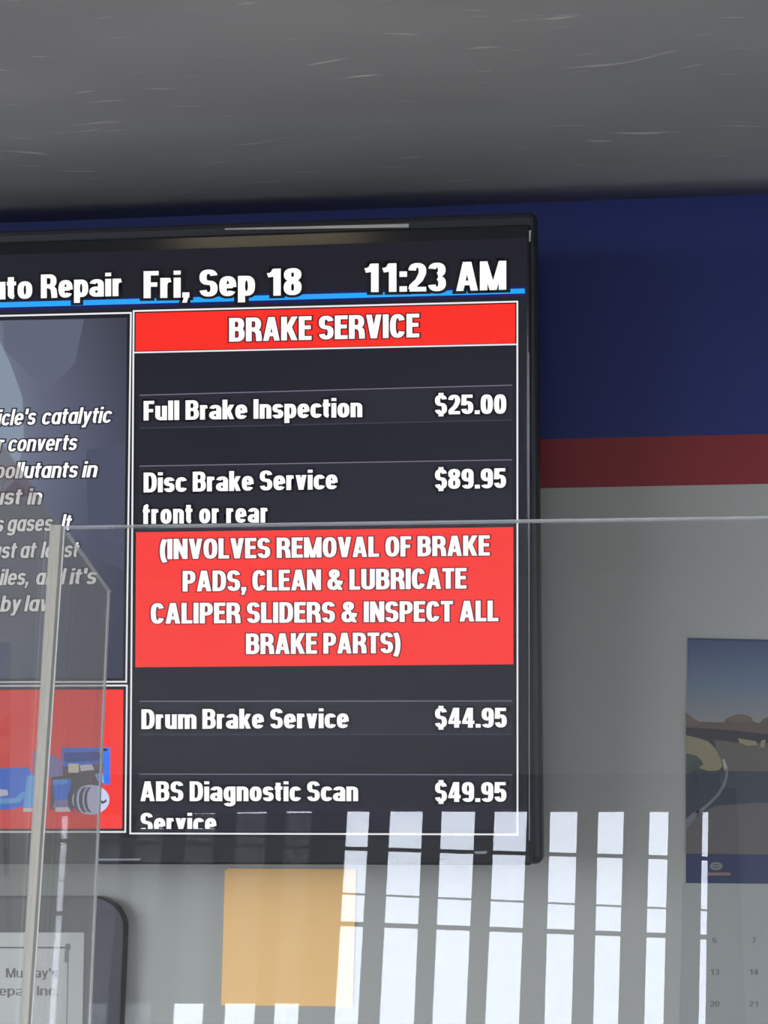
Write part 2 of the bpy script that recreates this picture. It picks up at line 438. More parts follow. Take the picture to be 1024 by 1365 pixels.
# ceiling curves up into the room, shaped so its shade deepens towards the wall
prof = []
for i in range(25):
    t = 1.35 * i / 24
    prof.append((t, Zc + 0.03 * t + 0.27 * t ** 2))
prof.append((4.7, prof[-1][1]))
v = []; f = []
for t, z in prof:
    v += [(XL, -t, z), (XR, -t, z)]
n0 = len(v)
for t, z in prof: v += [(XL, -t, z + 0.06), (XR, -t, z + 0.06)]
for i in range(len(prof) - 1):
    a = 2 * i
    f.append((a, a + 1, a + 3, a + 2)); f.append((n0 + a, n0 + a + 2, n0 + a + 3, n0 + a + 1))
f.append((0, n0, n0 + 1, 1)); e_ = 2 * (len(prof) - 1); f.append((e_, e_ + 1, n0 + e_ + 1, n0 + e_))
ceil = structure(mesh_obj('ceiling', v, f, M_ceil, smooth=True))
ZT = prof[-1][1]

mb = MB(); mb.box((XL, -4.7, -0.1), (XR, 0.1, 0)); structure(mb.build('floor', M_floor))
mb = MB(); mb.box((XR, -4.7, 0), (XR + 0.1, 0.1, 3.3)); structure(mb.build('wall_right', M_room))
# left wall; its unseen window is added to brighten the room
mb = MB()
wy0, wy1, wz0, wz1 = -4.3, -1.1, 0.1, 2.5
mb.box((XL - 0.1, wy1, 0), (XL, 0.1, 3.3)); mb.box((XL - 0.1, -4.7, 0), (XL, wy0, 3.3))
mb.box((XL - 0.1, wy0, 0), (XL, wy1, wz0)); mb.box((XL - 0.1, wy0, wz1), (XL, wy1, 3.3))
structure(mb.build('wall_left', M_room))
mb = MB()
for y in (wy0, (wy0 + wy1) / 2 - 0.025, wy1 - 0.05): mb.box((XL - 0.08, y, wz0), (XL - 0.02, y + 0.05, wz1))
mb.box((XL - 0.08, wy0, wz0), (XL - 0.02, wy1, wz0 + 0.05)); mb.box((XL - 0.08, wy0, wz1 - 0.05), (XL - 0.02, wy1, wz1))
structure(mb.build('added_window', M_frame))
mb = MB(); mb.box((-30, -40, -0.3), (30, 12, -0.12)); structure(mb.build('ground', M_asph))

# ---- shop front behind the camera, seen mirrored in the guard
GAPS = [((84, 92), (65.5, 73.5), 1088), ((135, 165), (116, 142), 1087), ((184, 220), (166, 200), 1086), ((250, 288), (231, 270), 1083),
        ((317, 356), (299, 339), 1081.5), ((383, 416), (365, 397), 1080), ((464, 493), (446, 477), 1079.5), ((521, 564), (506, 552), 1078),
        ((589.5, 634), (576.5, 621), 1077), ((660, 703), (647, 692), 1075.5), ((734, 770), (726, 762), 1073.5),
        ((798, 832), (791, 824), 1072), ((866.5, 891.5), (859, 884.5), 1071), ((937, 944.5), (931.5, 940.5), 1070)]
def down(px0, px1, z):
    """line through the mirrored pixels (px0 at 1076) and (px1 at 1365), taken at height z"""
    a, b = RP(px0, 1076), RP(px1, 1365)
    t = (z - a.z) / (b.z - a.z)
    return a + (b - a) * t
ztop = RP(512, 1078).z
zbot = 0.75
ox0 = RP(60, 1200).x - 0.03; ox1 = RP(942, 1200).x + 0.05
oz1 = ztop + 0.03
mb = MB()
mb.box((XL, YB - 0.1, 0), (ox0, YB, 3.3)); mb.box((ox1, YB - 0.1, 0), (1.2, YB, 3.3)); mb.box((2.3, YB - 0.1, 0), (XR, YB, 3.3)); mb.box((1.2, YB - 0.1, 2.3), (2.3, YB, 3.3))
mb.box((ox0, YB - 0.1, 0), (ox1, YB, zbot)); mb.box((ox0, YB - 0.1, oz1), (ox1, YB, 3.3))
structure(mb.build('wall_front', M_room))
win = structure(MB.build((lambda m: (m.box((ox0, YB - 0.09, zbot), (ox0 + 0.02, YB - 0.04, oz1)), m.box((ox1 - 0.02, YB - 0.09, zbot), (ox1, YB - 0.04, oz1)),
      m.box((ox0, YB - 0.09, zbot), (ox1, YB - 0.04, zbot + 0.04)), m.box((ox0, YB - 0.09, oz1 - 0.02), (ox1, YB - 0.04, oz1)), m)[-1])(MB()), 'window_1', M_frame))
mb = MB()  # unseen glazed door, added to let in extra daylight
mb.box((1.2, YB - 0.08, 0.0), (1.28, YB - 0.03, 2.3)); mb.box((2.22, YB - 0.08, 0.0), (2.3, YB - 0.03, 2.3)); mb.box((1.28, YB - 0.08, 2.2), (2.22, YB - 0.03, 2.3)); mb.box((1.28, YB - 0.08, 0.0), (2.22, YB - 0.03, 0.15))
structure(mb.build('added_door', M_frame))
def rail(y0, y1, th, depth, yoff):
    m = MB()
    yy = YB - yoff
    a, b = RP(0, y0 - (y1 - y0) * 480 / 465, yy), RP(990, y1 + (y1 - y0) * 45 / 465, yy)
    a.x = max(min(a.x, ox1), ox0); b.x = max(min(b.x, ox1), ox0)
    h = th / 2
    m.slab([a + Vector((0, 0, -h)), b + Vector((0, 0, -h)), b + Vector((0, 0, h)), a + Vector((0, 0, h))], (0, -depth, 0))
    m.build('mullion', M_frame, win)
rail(1131, 1143, 0.0068, 0.02, 0.05)
rail(1192, 1212, 0.0022, 0.02, 0.05)
rail(1232, 1248, 0.0095, 0.02, 0.05)
mb = MB(); mb.box((ox0 + 0.02, YB - 0.066, zbot + 0.04), (ox1 - 0.02, YB - 0.062, oz1 - 0.02))
mb.build('pane', clear_sheet('window_glass', 0.03), win)

blind = thing('vertical_blind', 'dark vertical slat blind whose bright gaps are mirrored in the clear guard', 'blind', ((ox0 + ox1) / 2, YB + 0.02, oz1))
mb = MB()
# head rail follows the slightly sagging top of the opening
topL = RP(60, 1088.5); topR = RP(960, 1069.5)
mb.slab([topL, topR, Vector((topR.x, YB, oz1 + 0.05)), Vector((topL.x, YB, oz1 + 0.05))], (0, 0.03, 0))
mb.build('head_rail', M_slat, blind)
edges = [(ox0 - 0.02, None)]
prev = None
for i in range(len(GAPS) + 1):
    ltop = GAPS[i - 1][0][1] if i > 0 else None; lbot = GAPS[i - 1][1][1] if i > 0 else None
    rtop = GAPS[i][0][0] if i < len(GAPS) else None; rbot = GAPS[i][1][0] if i < len(GAPS) else None
    zt = oz1 + 0.02; zb = zbot - 0.02
    if ltop is None: A_, B_ = Vector((ox0 - 0.03, YB, zt)), Vector((ox0 - 0.03, YB, zb))
    else: A_, B_ = down(ltop, lbot, zt), down(ltop, lbot, zb)
    if rtop is None: C_, D_ = Vector((ox1 + 0.03, YB, zt)), Vector((ox1 + 0.03, YB, zb))
    else: C_, D_ = down(rtop, rbot, zt), down(rtop, rbot, zb)
    if i == 0:
        A_.x = min(A_.x, C_.x - 0.02); B_.x = min(B_.x, D_.x - 0.02)
    if rtop is None: C_.x = max(C_.x, A_.x + 0.03); D_.x = max(D_.x, B_.x + 0.03)
    for q in (A_, B_, C_, D_): q.y = YB + 0.004
    m = MB(); m.slab([A_, C_, D_, B_], (0, 0.003, 0)); m.build('slat', M_slat, blind)

def film(px, name, label, tint, thick=0.002):
    m = MB(); m.slab([RP(x, y, YB + 0.036) for x, y in px], (0, thick, 0))
    mt = clear_sheet(name + '_film', 0.0, haze=0.0, tint=(math.sqrt(tint),) * 3)
    c = sum((RP(x, y, YB + 0.036) for x, y in px), Vector()) / 4
    o = m.build(name, mt, origin=c)
    o['label'] = label; o['category'] = 'sheet'
    return o
film([(108, 1086), (463, 1083), (445, 1338), (97, 1338)], 'window_poster', 'dark translucent sheet hung over the left half of the window blind', 0.034)
film([(97, 1336.5), (215, 1336.5), (212, 1420), (92, 1420)], 'dimming_sheet', 'small added sheet below the larger dark one, dimming the mirrored strips', 0.13)  # unseen sheet added to weaken the leftmost mirrored strips

# ================================================================== TELEVISION
tvo = WP(100, 700, 0.0)
tv = thing('television', 'large black wall television showing the brake service price list', 'television', (tvo.x, -0.05, tvo.z))
# outline of the glass front in picture-plane measures, carried onto the tilted screen plane
XA = -830
def rowy(x, y0, y1):                               # y0 at x=0, y1 at x=700
    return y0 + (y1 - y0) * x / 700.0
mb = MB()
c4 = [TP(XA, rowy(XA, 322, 298.5)), TP(707.5, 298.5), TP(709, 1154), TP(XA, 1150)]
mb.slab([p - TV_N * 0.0 for p in c4], -TV_N * 0.03)
mb.build('bezel', M_case, tv, bevel=0.003)
mb = MB()
r4 = [TP(XA - 8, rowy(XA, 306, 281), -0.03), TP(715.5, 280.5, -0.03), TP(724, 1152, -0.03), TP(XA - 8, 1148, -0.03)]  # top carried above the bezel, standing in for deep shadow under the ceiling
mb.slab(r4, (0, 0.05, 0))
mb.build('rear_shell', M_shell, tv, bevel=0.008)
for x in (100, 420):
    mb = MB()
    a = TP(x, 520, -0.04); b = TP(x + 30, 900, -0.04)
    mb.box((a.x, -0.115, b.z), (b.x, -0.0, a.z))
    mb.build('wall_bracket', M_steel, tv)
mb = MB()  # edge and corner highlights laid on as thin silver slabs
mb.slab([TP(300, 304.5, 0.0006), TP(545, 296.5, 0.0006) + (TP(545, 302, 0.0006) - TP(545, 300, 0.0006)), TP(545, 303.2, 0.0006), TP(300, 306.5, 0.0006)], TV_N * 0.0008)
mb.build('edge_glint_strip', M_silver, tv)['label'] = 'highlight on the black top edge, laid on as a silver strip'
mb = MB()
mb.slab([TP(705.5, 307, 0.0006), TP(708, 307, 0.0006), TP(707, 322, 0.0006), TP(705.5, 322, 0.0006)], TV_N * 0.0008)
mb.build('corner_glint', M_silver, tv)
mb = MB()
mb.slab([TP(704.3, 470, 0.0006), TP(705.8, 470, 0.0006), TP(706.6, 1120, 0.0006), TP(705.0, 1120, 0.0006)], TV_N * 0.001)
mb.build('side_trim', pbr('grey_trim', (0.16, 0.16, 0.18), 0.3, spec=0.6), tv)
mb = MB()  # reflected highlights on the lower bezel, modelled as silver slivers
mb.slab([TP(130, 1144.5, 0.0006), TP(188, 1144.5, 0.0006), TP(186, 1146.5, 0.0006), TP(130, 1147, 0.0006)], TV_N * 0.001)
mb.build('bezel_glint', pbr('glint_silver', (0.3, 0.3, 0.33), 0.35, metal=0.5), tv)
mb = MB()
mb.slab([TP(632, 1135, 0.0006), TP(650, 1134.5, 0.0006), TP(648, 1138, 0.0006), TP(634, 1138, 0.0006)], TV_N * 0.001)
mb.build('bezel_glint', pbr('glint_silver', (0.3, 0.3, 0.33), 0.35, metal=0.5), tv)

SCR = lcd(19, 17, 30)
mb = MB(); mb.poly([TP(XA + 25, rowy(XA, 340, 318), 0.0004), TP(702.5, 317, 0.0004), TP(703, 1118, 0.0004), TP(XA + 25, 1115, 0.0004)])
screen = mb.build('screen', SCR, tv)
BLACK = lcd(6, 5, 10); WHITE = lcd(255, 255, 255, 1.05); GREYL = lcd(235, 235, 240)
def flat(name, polys, mats, off, parent=None):
    """flat glowing or printed shapes; polys = [(points, material index)]"""
    m = MB()
    for pts, mi in polys: m.poly([TP(x, y, off) for x, y in pts], mi)
    return mesh_obj(name, m.v, m.f, mats, parent or screen, m.m)

# header rule
flat('header_rule', [([(XA + 25, rowy(XA, 401, 382) - 1), (701, 381.5), (702, 394.5), (XA + 25, rowy(XA, 414, 394))], 1),
                     ], [WHITE, lcd(10, 12, 90)], 0.0006)
flat('header_rule', [([(XA + 25, rowy(XA, 402.5, 384)), (699.5, 384.5), (700, 391), (XA + 25, rowy(XA, 410, 391.5))], 0)], [lcd(30, 165, 255)], 0.0008)
# red banners, panel backgrounds
RED = lcd(250, 38, 22)
flat('heading_banner', [([(180.5, 417), (687, 404), (687, 457.5), (180.5, 468)], 0)], [RED], 0.0008)
flat('notice_banner', [([(181.5, 709.5), (684.5, 702.5), (684.5, 885.5), (180.5, 889.5)], 0)], [lcd(255, 52, 44)], 0.0008)
# price rows
rowbg = lcd(30, 28, 42)
for (a, b, c, d) in ((527, 513.5, 571, 560), (621.5, 613, 705, 701), (935, 934.5, 979.5, 979), (1032, 1033, 1108, 1108)):
    x0 = 186; x1 = 683
    flat('price_row', [([(x0, a), (x1, b), (x1, d), (x0, c)], 0)], [rowbg], 0.0006)
    flat('row_line', [([(x0, a - 0.8), (x1, b - 0.8), (x1, b + 0.5), (x0, a + 0.5)], 0)], [lcd(118, 112, 130)], 0.0008)
    if c < 1000 and c != 705: flat('row_line', [([(x0, c - 0.6), (x1, d - 0.6), (x1, d + 0.4), (x0, c + 0.4)], 0)], [lcd(66, 64, 78)], 0.0008)

def border(name, pts, w, mat=None):
    """closed outline of line width w through four corner pixels"""
    polys = []
    for i in range(4):
        (xa, ya), (xb, yb) = pts[i], pts[(i + 1) % 4]
        L = math.hypot(xb - xa, yb - ya); nx, ny = -(yb - ya) / L * w / 2, (xb - xa) / L * w / 2
        ex, ey = (xb - xa) / L * w / 2, (yb - ya) / L * w / 2
        polys.append(([(xa + nx - ex, ya + ny - ey), (xb + nx + ex, yb + ny + ey), (xb - nx + ex, yb - ny + ey), (xa - nx - ex, ya - ny - ey)], 0))
    return polys
for name, pts in (('list_border', [(178.2, 414.6), (689.8, 402), (690, 1112.3), (173.6, 1111)]),
                  ('article_border', [(XA + 60, rowy(XA, 421.2, 406)), (174.6, 417), (168.3, 908.8), (XA + 60, 911)]),
                  ('picture_border', [(XA + 60, 916.5), (169.2, 913.8), (167, 1109), (XA + 60, 1109)])):
    flat(name, border(name, pts, 5.6), [BLACK], 0.0009)
    flat(name, border(name, pts, 2.3), [GREYL], 0.0011)
flat('list_border', [([(179, 469), (689, 458), (689, 460), (179, 471)], 0)], [GREYL], 0.0012)

# article background: soft blue-grey facets
def art_mat():
    m = bpy.data.materials.new('article_backdrop'); m.use_nodes = True
    nt = m.node_tree; p = nt.nodes['Principled BSDF']
    p.inputs['Base Color'].default_value = (0.004, 0.004, 0.005, 1); p.inputs['Roughness'].default_value = 0.35
    p.inputs['Specular IOR Level'].default_value = 0.25
    tc = nt.nodes.new('ShaderNodeTexCoord')
    sp = nt.nodes.new('ShaderNodeSeparateXYZ'); nt.links.new(tc.outputs['Object'], sp.inputs[0])
    org = Vector(screen['_org'])
    xa = TP(0, 600).x - org.x; xb = TP(170, 600).x - org.x
    ro = nt.nodes.new('ShaderNodeMapRange'); ro.inputs['From Min'].default_value = xa; ro.inputs['From Max'].default_value = xb
    nt.links.new(sp.outputs['X'], ro.inputs['Value'])
    cr = nt.nodes.new('ShaderNodeValToRGB')
    cr.color_ramp.elements[0].position = 0.0; cr.color_ramp.elements[0].color = (lin(118), lin(128), lin(146), 1)
    cr.color_ramp.elements[1].position = 1.0; cr.color_ramp.elements[1].color = (lin(64), lin(67), lin(86), 1)
    k = cr.color_ramp.elements.new(0.35); k.color = (lin(98), lin(102), lin(124), 1)
    nt.links.new(ro.outputs[0], cr.inputs[0])
    za = TP(60, 900).z - org.z; zb = TP(60, 420).z - org.z
    rz = nt.nodes.new('ShaderNodeMapRange'); rz.inputs['From Min'].default_value = za; rz.inputs['From Max'].default_value = zb
    nt.links.new(sp.outputs['Z'], rz.inputs['Value'])
    cz = nt.nodes.new('ShaderNodeValToRGB')
    cz.color_ramp.elements[0].position = 0.0; cz.color_ramp.elements[0].color = (0.50, 0.53, 0.62, 1)
    cz.color_ramp.elements[1].position = 1.0; cz.color_ramp.elements[1].color = (0.72, 0.70, 0.68, 1)
    k = cz.color_ramp.elements.new(0.6); k.color = (1, 1, 1, 1)
    nt.links.new(rz.outputs[0], cz.inputs[0])
    mx = nt.nodes.new('ShaderNodeMix'); mx.data_type = 'RGBA'; mx.blend_type = 'MULTIPLY'; mx.inputs['Factor'].default_value = 1
    nt.links.new(cr.outputs[0], mx.inputs['A']); nt.links.new(cz.outputs[0], mx.inputs['B'])
    nt.links.new(mx.outputs['Result'], p.inputs['Emission Color']); p.inputs['Emission Strength'].default_value = 1.0
    return m
M_art = art_mat()
flat('article_backdrop', [([(XA + 65, 445), (169.5, 423.5), (164, 904), (XA + 65, 906)], 0)], [M_art], 0.0006)
flat('backdrop_facet', [([(0, 455), (14, 485), (30, 530), (32, 590), (20, 640), (0, 660), (-40, 600)], 0),
                        ([(6, 466), (62, 522), (100, 484), (112, 425.5), (4, 429)], 1),
                        ([(115, 600), (167, 590), (165, 760), (118, 740)], 2),
                        ([(0, 625), (40, 655), (75, 705), (40, 850), (0, 850)], 3)],
     [lcd(130, 143, 160), lcd(92, 96, 116), lcd(70, 74, 95), lcd(92, 92, 110)], 0.0007)

# picture panel
def ell(cx, cy, rx, ry, n=20): return [(cx + rx * math.cos(2 * math.pi * i / n), cy + ry * math.sin(2 * math.pi * i / n)) for i in range(n)]
flat('picture_backdrop', [([(XA + 65, 923), (164.5, 919), (163, 1104.5), (XA + 65, 1106)], 0)], [lcd(252, 48, 36)], 0.0006)
PIC = [lcd(50, 118, 240), lcd(32, 62, 165), lcd(105, 180, 250), lcd(82, 74, 84), lcd(225, 222, 230), lcd(232, 226, 205), lcd(140, 130, 190), lcd(20, 18, 40), lcd(205, 215, 250)]
flat('machine_picture', [
    ([(0, 1024), (38, 1023), (48, 1040), (46, 1072), (14, 1079), (-40, 1080), (-40, 1026)], 0),
    ([(2, 1052), (34, 1050), (30, 1070), (2, 1074)], 1),
    ([(44, 1002), (56, 1000), (82, 1012), (84, 1034), (44, 1040)], 6),
    ([(82, 997), (147, 996), (147, 1046), (138, 1046), (138, 1020), (84, 1022)], 0),
    ([(69, 1022), (138, 1018), (136, 1050), (98, 1078), (66, 1079)], 3)], PIC, 0.0008)
flat('machine_picture', [
    ([(85, 1003), (131, 1002), (131, 1014), (86, 1016)], 1),
    ([(137, 998), (143, 998), (143, 1001), (137, 1001)], 7),
    ([(131, 1004), (134, 1004), (136, 1044), (132, 1044)], 7),
    ([(91, 1018), (105, 1018), (105, 1030), (91, 1030)], 5),
    ([(106, 1020), (122, 1019), (126, 1026), (108, 1028)], 4),
    ([(70, 1040), (95, 1038), (94, 1065), (73, 1066)], 0),
    ([(70, 1040), (90, 1038), (90, 1044), (71, 1047)], 2),
    ([(0, 1052), (10, 1053), (11, 1060), (0, 1062)], 4),
    ([(0, 1064), (20, 1064), (30, 1055), (36, 1058), (26, 1070), (0, 1072)], 2),
    ([(36, 1034), (48, 1034), (45, 1076), (31, 1077)], 2),
    ([(73, 1066), (94, 1065), (94, 1076), (70, 1077)], 6),
    ([(126, 1032), (137, 1030), (139, 1044), (130, 1040)], 2),
    ([(31, 1077), (46, 1077), (46, 1082), (31, 1082)], 4),
    ([(74, 1076), (94, 1076), (94, 1082), (74, 1082)], 4),
    ([(4 * 5, 1028), (34, 1027), (38, 1048), (20, 1050)], 0),
    (ell(121, 1066, 25, 20), 8)], PIC, 0.0010)
stripes = []
for k, (x, w) in enumerate(((100, 4), (108, 4), (115, 5), (122, 4))):
    pts = [(x + 8 * math.cos(a) - 2, 1066 - 17 * math.sin(a)) for a in [math.radians(80 + i * 20) for i in range(10)]]
    for i in range(9):
        (xa, ya), (xb, yb) = pts[i], pts[i + 1]
        stripes.append(([(xa, ya), (xa + w, ya), (xb + w, yb), (xb, yb)], 0))
stripes.append(([(133, 1066), (138, 1068), (142, 1065), (142, 1069), (136, 1072)], 0))
flat('zebra_ball', stripes, [lcd(70, 70, 92)], 0.0012)

# lettering
def T(text, x0, x1, yb0, yb1, cap, e=0.1, rim=None, **k):
    k.setdefault('V', 0.106); k.setdefault('H', 0.081); k.setdefault('gap', 0.05)
    return write('text_line', text, x0, x1, yb0, yb1, cap, TP, WHITE, screen, 0.0013, e=e, back=rim or BLACK, **k)
T('uto', -12, 43, 399.5, 398, 31.5)
T('Repair', 54.5, 163, 397.5, 394.5, 31.5)
T('Fri,', 191.5, 252, 397.5, 396.5, 36)
T('Sep', 266, 340, 395.5, 394, 36)
T('18', 355, 402, 394.5, 393, 36)
T('11:23', 485, 595, 389.5, 388, 38)
T('AM', 608, 675, 388, 386, 38.5)
dk = lcd(95, 22, 30)
T('BRAKE SERVICE', 305.5, 559, 455.5, 449.5, 31.5, e=0.05, rim=dk)
T('Full Brake Inspection', 191.5, 483, 560.5, 556, 26)
T('$25.00', 580, 675, 552.5, 551.5, 26)
T('Disc Brake Service', 191.5, 450, 656.5, 652, 26.5)
T('front or rear', 190.5, 357.5, 698.5, 696.5, 26.5, gap=0.075)
T('$89.95', 580, 675, 652, 650.5, 26.5)
dk2 = lcd(120, 25, 36)
T('(INVOLVES REMOVAL OF BRAKE', 213, 653, 745.5, 740.5, 27, e=0.05, rim=dk2)
T('PADS, CLEAN & LUBRICATE', 243.5, 622, 788.5, 784.5, 27.5, e=0.05, rim=dk2)
T('CALIPER SLIDERS & INSPECT ALL', 201, 664.5, 831.5, 828, 27.5, e=0.05, rim=dk2)
T('BRAKE PARTS)', 328, 534, 872, 870.5, 27.5, e=0.05, rim=dk2)
T('Drum Brake Service', 188.5, 465, 972, 970.5, 26.5)
T('$44.95', 580, 676, 970, 970, 26.5)
T('ABS Diagnostic Scan', 187, 477.5, 1068, 1068, 26.5)
T('$49.95', 580, 675.5, 1069, 1069, 26.5)
T('Service', 187.5, 288.5, 1110, 1110, 26.5, clip=0.19)
def TI(text, x0, x1, yb0, yb1, cap=21.5):
    return write('text_line', text, x0, x1, yb0, yb1, cap, TP, WHITE, screen, 0.0013, V=0.084, H=0.07, e=0.085, shear=0.2, italic=True, back=lcd(38, 36, 48), gap=0.06)
TI("icle's", -4, 46, 567.5, 566); TI("catalytic", 55, 147, 566, 563.5)
TI("r", -4, 4, 602, 602); TI("converts", 10, 101, 602, 600)
TI("pollutants", -8, 102, 638, 636.5); TI("in", 109, 128, 636.5, 636)
TI("ust", -10, 27, 673, 672.5); TI("in", 36, 54, 672.5, 672.5)
TI("s", -7, 3, 709, 709); TI("gases.", 9, 74, 708.5, 707.5); TI("It", 81, 93, 707, 707)
TI("ast", -12, 20, 744.5, 744); TI("at", 26, 46, 744, 743.5); TI("least", 54, 103, 743.5, 743)
TI("iles,", -1, 38, 780, 779.5); TI("and", 47, 85, 779.5, 779); TI("it's", 92, 127, 779, 778.5)
TI("by", 0, 26, 815.5, 815); TI("law", 32, 70, 815, 814.5)

# ================================================================== CLEAR GUARD
go = SP(80, 703); base_z = 1.02
guard = thing('sneeze_guard', 'clear acrylic sneeze guard with hazy slanted side wing standing on the counter', 'guard', (go.x, go.y - 0.05, base_z))
def sgz(px, z):                                  # point of the guard plane straight below SP(px, ...)
    a = SP(px, 1365); b = SP(px - 0.0, 1365)
    y = SG_P.y + (SG_P.z - z) * math.tan(-LEAN)
    return a, y
topR_ = SP(1024, 690.5)
dirT = (topR_ - SP(76, 703.5)).normalized()
TL = SP(76, 703.5); TR = TL + dirT * 1.25
dn = Vector((0, -math.sin(LEAN), -math.cos(LEAN)))       # straight down in the guard's plane
bar_t = SP(77, 703); bar_b = SP(36, 1365)
bd = (bar_b - bar_t).normalized()
def to_base(p, d): return p + d * ((base_z + 0.003 - p.z) / d.z)
th = 0.0045
mb = MB()
mb.slab([TL, TR, to_base(TR, dn), to_base(TL, bd)], -SG_N * th)
mb.build('front_panel', M_clear, guard)
mb = MB()
w0 = 0.0011
mb.slab([TL + SG_N * 0.0004, TR + SG_N * 0.0004, TR + Vector((0, 0, w0)), TL + Vector((0, 0, w0))], -SG_N * th)
mb.build('top_edge', M_topedge, guard)
# joint strip
mb = MB()
j = [SP(71, 703, 0.002), SP(85, 703, 0.002)]
jb = [SP(30.5, 1365, 0.002), SP(41.5, 1365, 0.002)]
mb.slab([j[0], j[1], to_base(jb[1], (jb[1] - j[1]).normalized()), to_base(jb[0], (jb[0] - j[0]).normalized())], SG_N * 0.006)
mb.build('joint_strip', M_strip, guard)['label'] = 'cream frosted joint strip'
mb = MB()
j = [SP(85.2, 703, 0.0085), SP(87, 703, 0.0085)]; jb = [SP(41.5, 1365, 0.0085), SP(43.3, 1365, 0.0085)]
mb.slab([j[0], j[1], to_base(jb[1], (jb[1] - j[1]).normalized()), to_base(jb[0], (jb[0] - j[0]).normalized())], SG_N * 0.0006)
mb.build('strip_edge', M_edge, guard)
# side wing: sloping top from the visitor's side down to the rear edge; lies in the plane of the joint line and the view into the room
wn_ = bd.cross(Vector((0, 1, 0))).normalized()
def SW(px, py, off=0.0): return hit(CAM, ray(px, py), bar_t + wn_ * off, wn_)
a = SW(143.5, 790); b = SW(118, 1365)
rear_dir = (b - a).normalized()
# the slanted edge, continued beyond the picture's left side
s0 = SW(88, 713); sd = (s0 - a).normalized()
front_t = a + sd * ((a - s0).length * 2.6)
mb = MB()
mb.slab([front_t, a, to_base(a, rear_dir), to_base(front_t, Vector((0, 0, -1)))], wn_ * 0.0012)
mb.build('side_wing', M_hazy, guard)
mb = MB()
e1 = SW(146, 790.5)
a2 = a + Vector((0, 0.004, 0)); bb = to_base(a, rear_dir)
mb.slab([a, SW(145.3, 791), to_base(SW(145.3, 791), (SW(120.0, 1365) - SW(145.3, 791)).normalized()), bb], wn_ * 0.0008)
mb.build('wing_edge', M_edge, guard)
mb = MB()
up = Vector((0, 0, 0.0010))
mb.slab([s0, a, a + up, s0 + up], wn_ * 0.0022)
mb.build('slanted_edge', M_topedge, guard)

# warm ceiling light behind the visitor, glinting on the television's top edge
d_ = ray(360, 312); p_ = TP(360, 312)
r_ = d_ - 2 * d_.dot(TV_N) * TV_N
lp = hit(p_, r_, Vector((0, -3.0, 0)), NW)
print('lamp at', lp, 'ceiling', ZT)
cl_ = thing('ceiling_light', 'slim warm ceiling light hanging behind the visitor', 'lamp', (lp.x, lp.y, ZT))
mb = MB(); mb.box((lp.x - 0.27, lp.y - 0.05, lp.z + 0.02), (lp.x + 0.27, lp.y + 0.05, lp.z + 0.05)); mb.build('housing', M_silver, cl_)
mb = MB(); mb.box((lp.x - 0.25, lp.y - 0.02, lp.z - 0.015), (lp.x + 0.25, lp.y + 0.02, lp.z + 0.019))
tube = bpy.data.materials.new('warm_tube'); tube.use_nodes = True
tb = tube.node_tree.nodes['Principled BSDF']; tb.inputs['Emission Color'].default_value = (1, 0.82, 0.5, 1); tb.inputs['Emission Strength'].default_value = 9
mb.build('tube', tube, cl_)
for sx in (-0.2, 0.2):
    mb = MB(); mb.box((lp.x + sx - 0.004, lp.y - 0.004, lp.z + 0.05), (lp.x + sx + 0.004, lp.y + 0.004, ZT)); mb.build('hanger', M_steel, cl_)

# counter that carries the guard
cnt = thing('service_counter', 'brown laminate service counter below the clear guard', 'counter', (0.1, -1.05, 0))
mb = MB(); mb.box((-1.1, -1.45, base_z - 0.04), (1.5, -0.75, base_z)); mb.build('worktop', M_counter, cnt, bevel=0.004)
mb = MB(); mb.box((-1.05, -1.35, 0), (1.45, -0.8, base_z - 0.041)); mb.build('body', M_room, cnt)

# ================================================================== PAPERS ON THE WALL
def wall_quad(pts, off, th):
    m = MB(); m.slab([WP(x, y, off) for x, y in pts], (0, -th, 0)); return m
q = [(300, 1157.5), (475, 1158.5), (470, 1341.5), (295, 1340)]
m = wall_quad(q, 0.001, 0.0006)
pp = thing('paper_sheet', 'plain orange paper taped to the wall below the television', 'paper', WP(385, 1250, 0.001))
m.build('sheet', pbr('orange_paper', (0.98, 0.60, 0.24), 0.8, noise=0.02, nscale=40), pp)
m = wall_quad([(299, 1157), (303, 1157), (303, 1160), (299, 1160)], 0.0018, 0.0004)
m.build('tape', pbr('dark_tape', (0.5, 0.4, 0.3), 0.5), pp)

# plaque with certificate
pl = thing('wall_plaque', 'dark rounded wall plaque holding a pale certificate, seen through the hazy guard', 'plaque', WP(20, 1300, 0.0))
pts = [(-330, 1193.5), (130, 1193.5)] + [(130 + 42 * math.sin(t), 1235.5 - 42 * math.cos(t)) for t in [math.radians(i * 10) for i in range(1, 9)]] + [(172, 1236), (158, 1600), (-350, 1600)]
m = MB(); m.slab([WP(x, y, 0.0) for x, y in pts], (0, -0.02, 0))
m.build('board', pbr('dark_plaque', (0.055, 0.053, 0.06), 0.35, noise=0.1, nscale=15), pl, bevel=0.003)
cert = wall_quad([(-260, 1243), (112.5, 1243), (107, 1540), (-270, 1540)], 0.0205, 0.001).build('certificate', pbr('certificate_paper', (0.86, 0.85, 0.78), 0.7, noise=0.04, nscale=25), pl)
inkm = pbr('certificate_ink', (0.10, 0.10, 0.10), 0.7)
inkg = pbr('certificate_ornament', (0.28, 0.28, 0.27), 0.7)
CP = lambda x, y, off=0.0: WP(x, y, 0.0217 + off)
def cflat(polys, mat, name):
    mm = MB()
    for p in polys: mm.poly([CP(x, y) for x, y in p])
    return mesh_obj(name, mm.v, mm.f, mat, cert)
cflat([[(-250, 1262), (93, 1262), (93, 1264.3), (-250, 1264.3)]], inkm, 'printed_border')
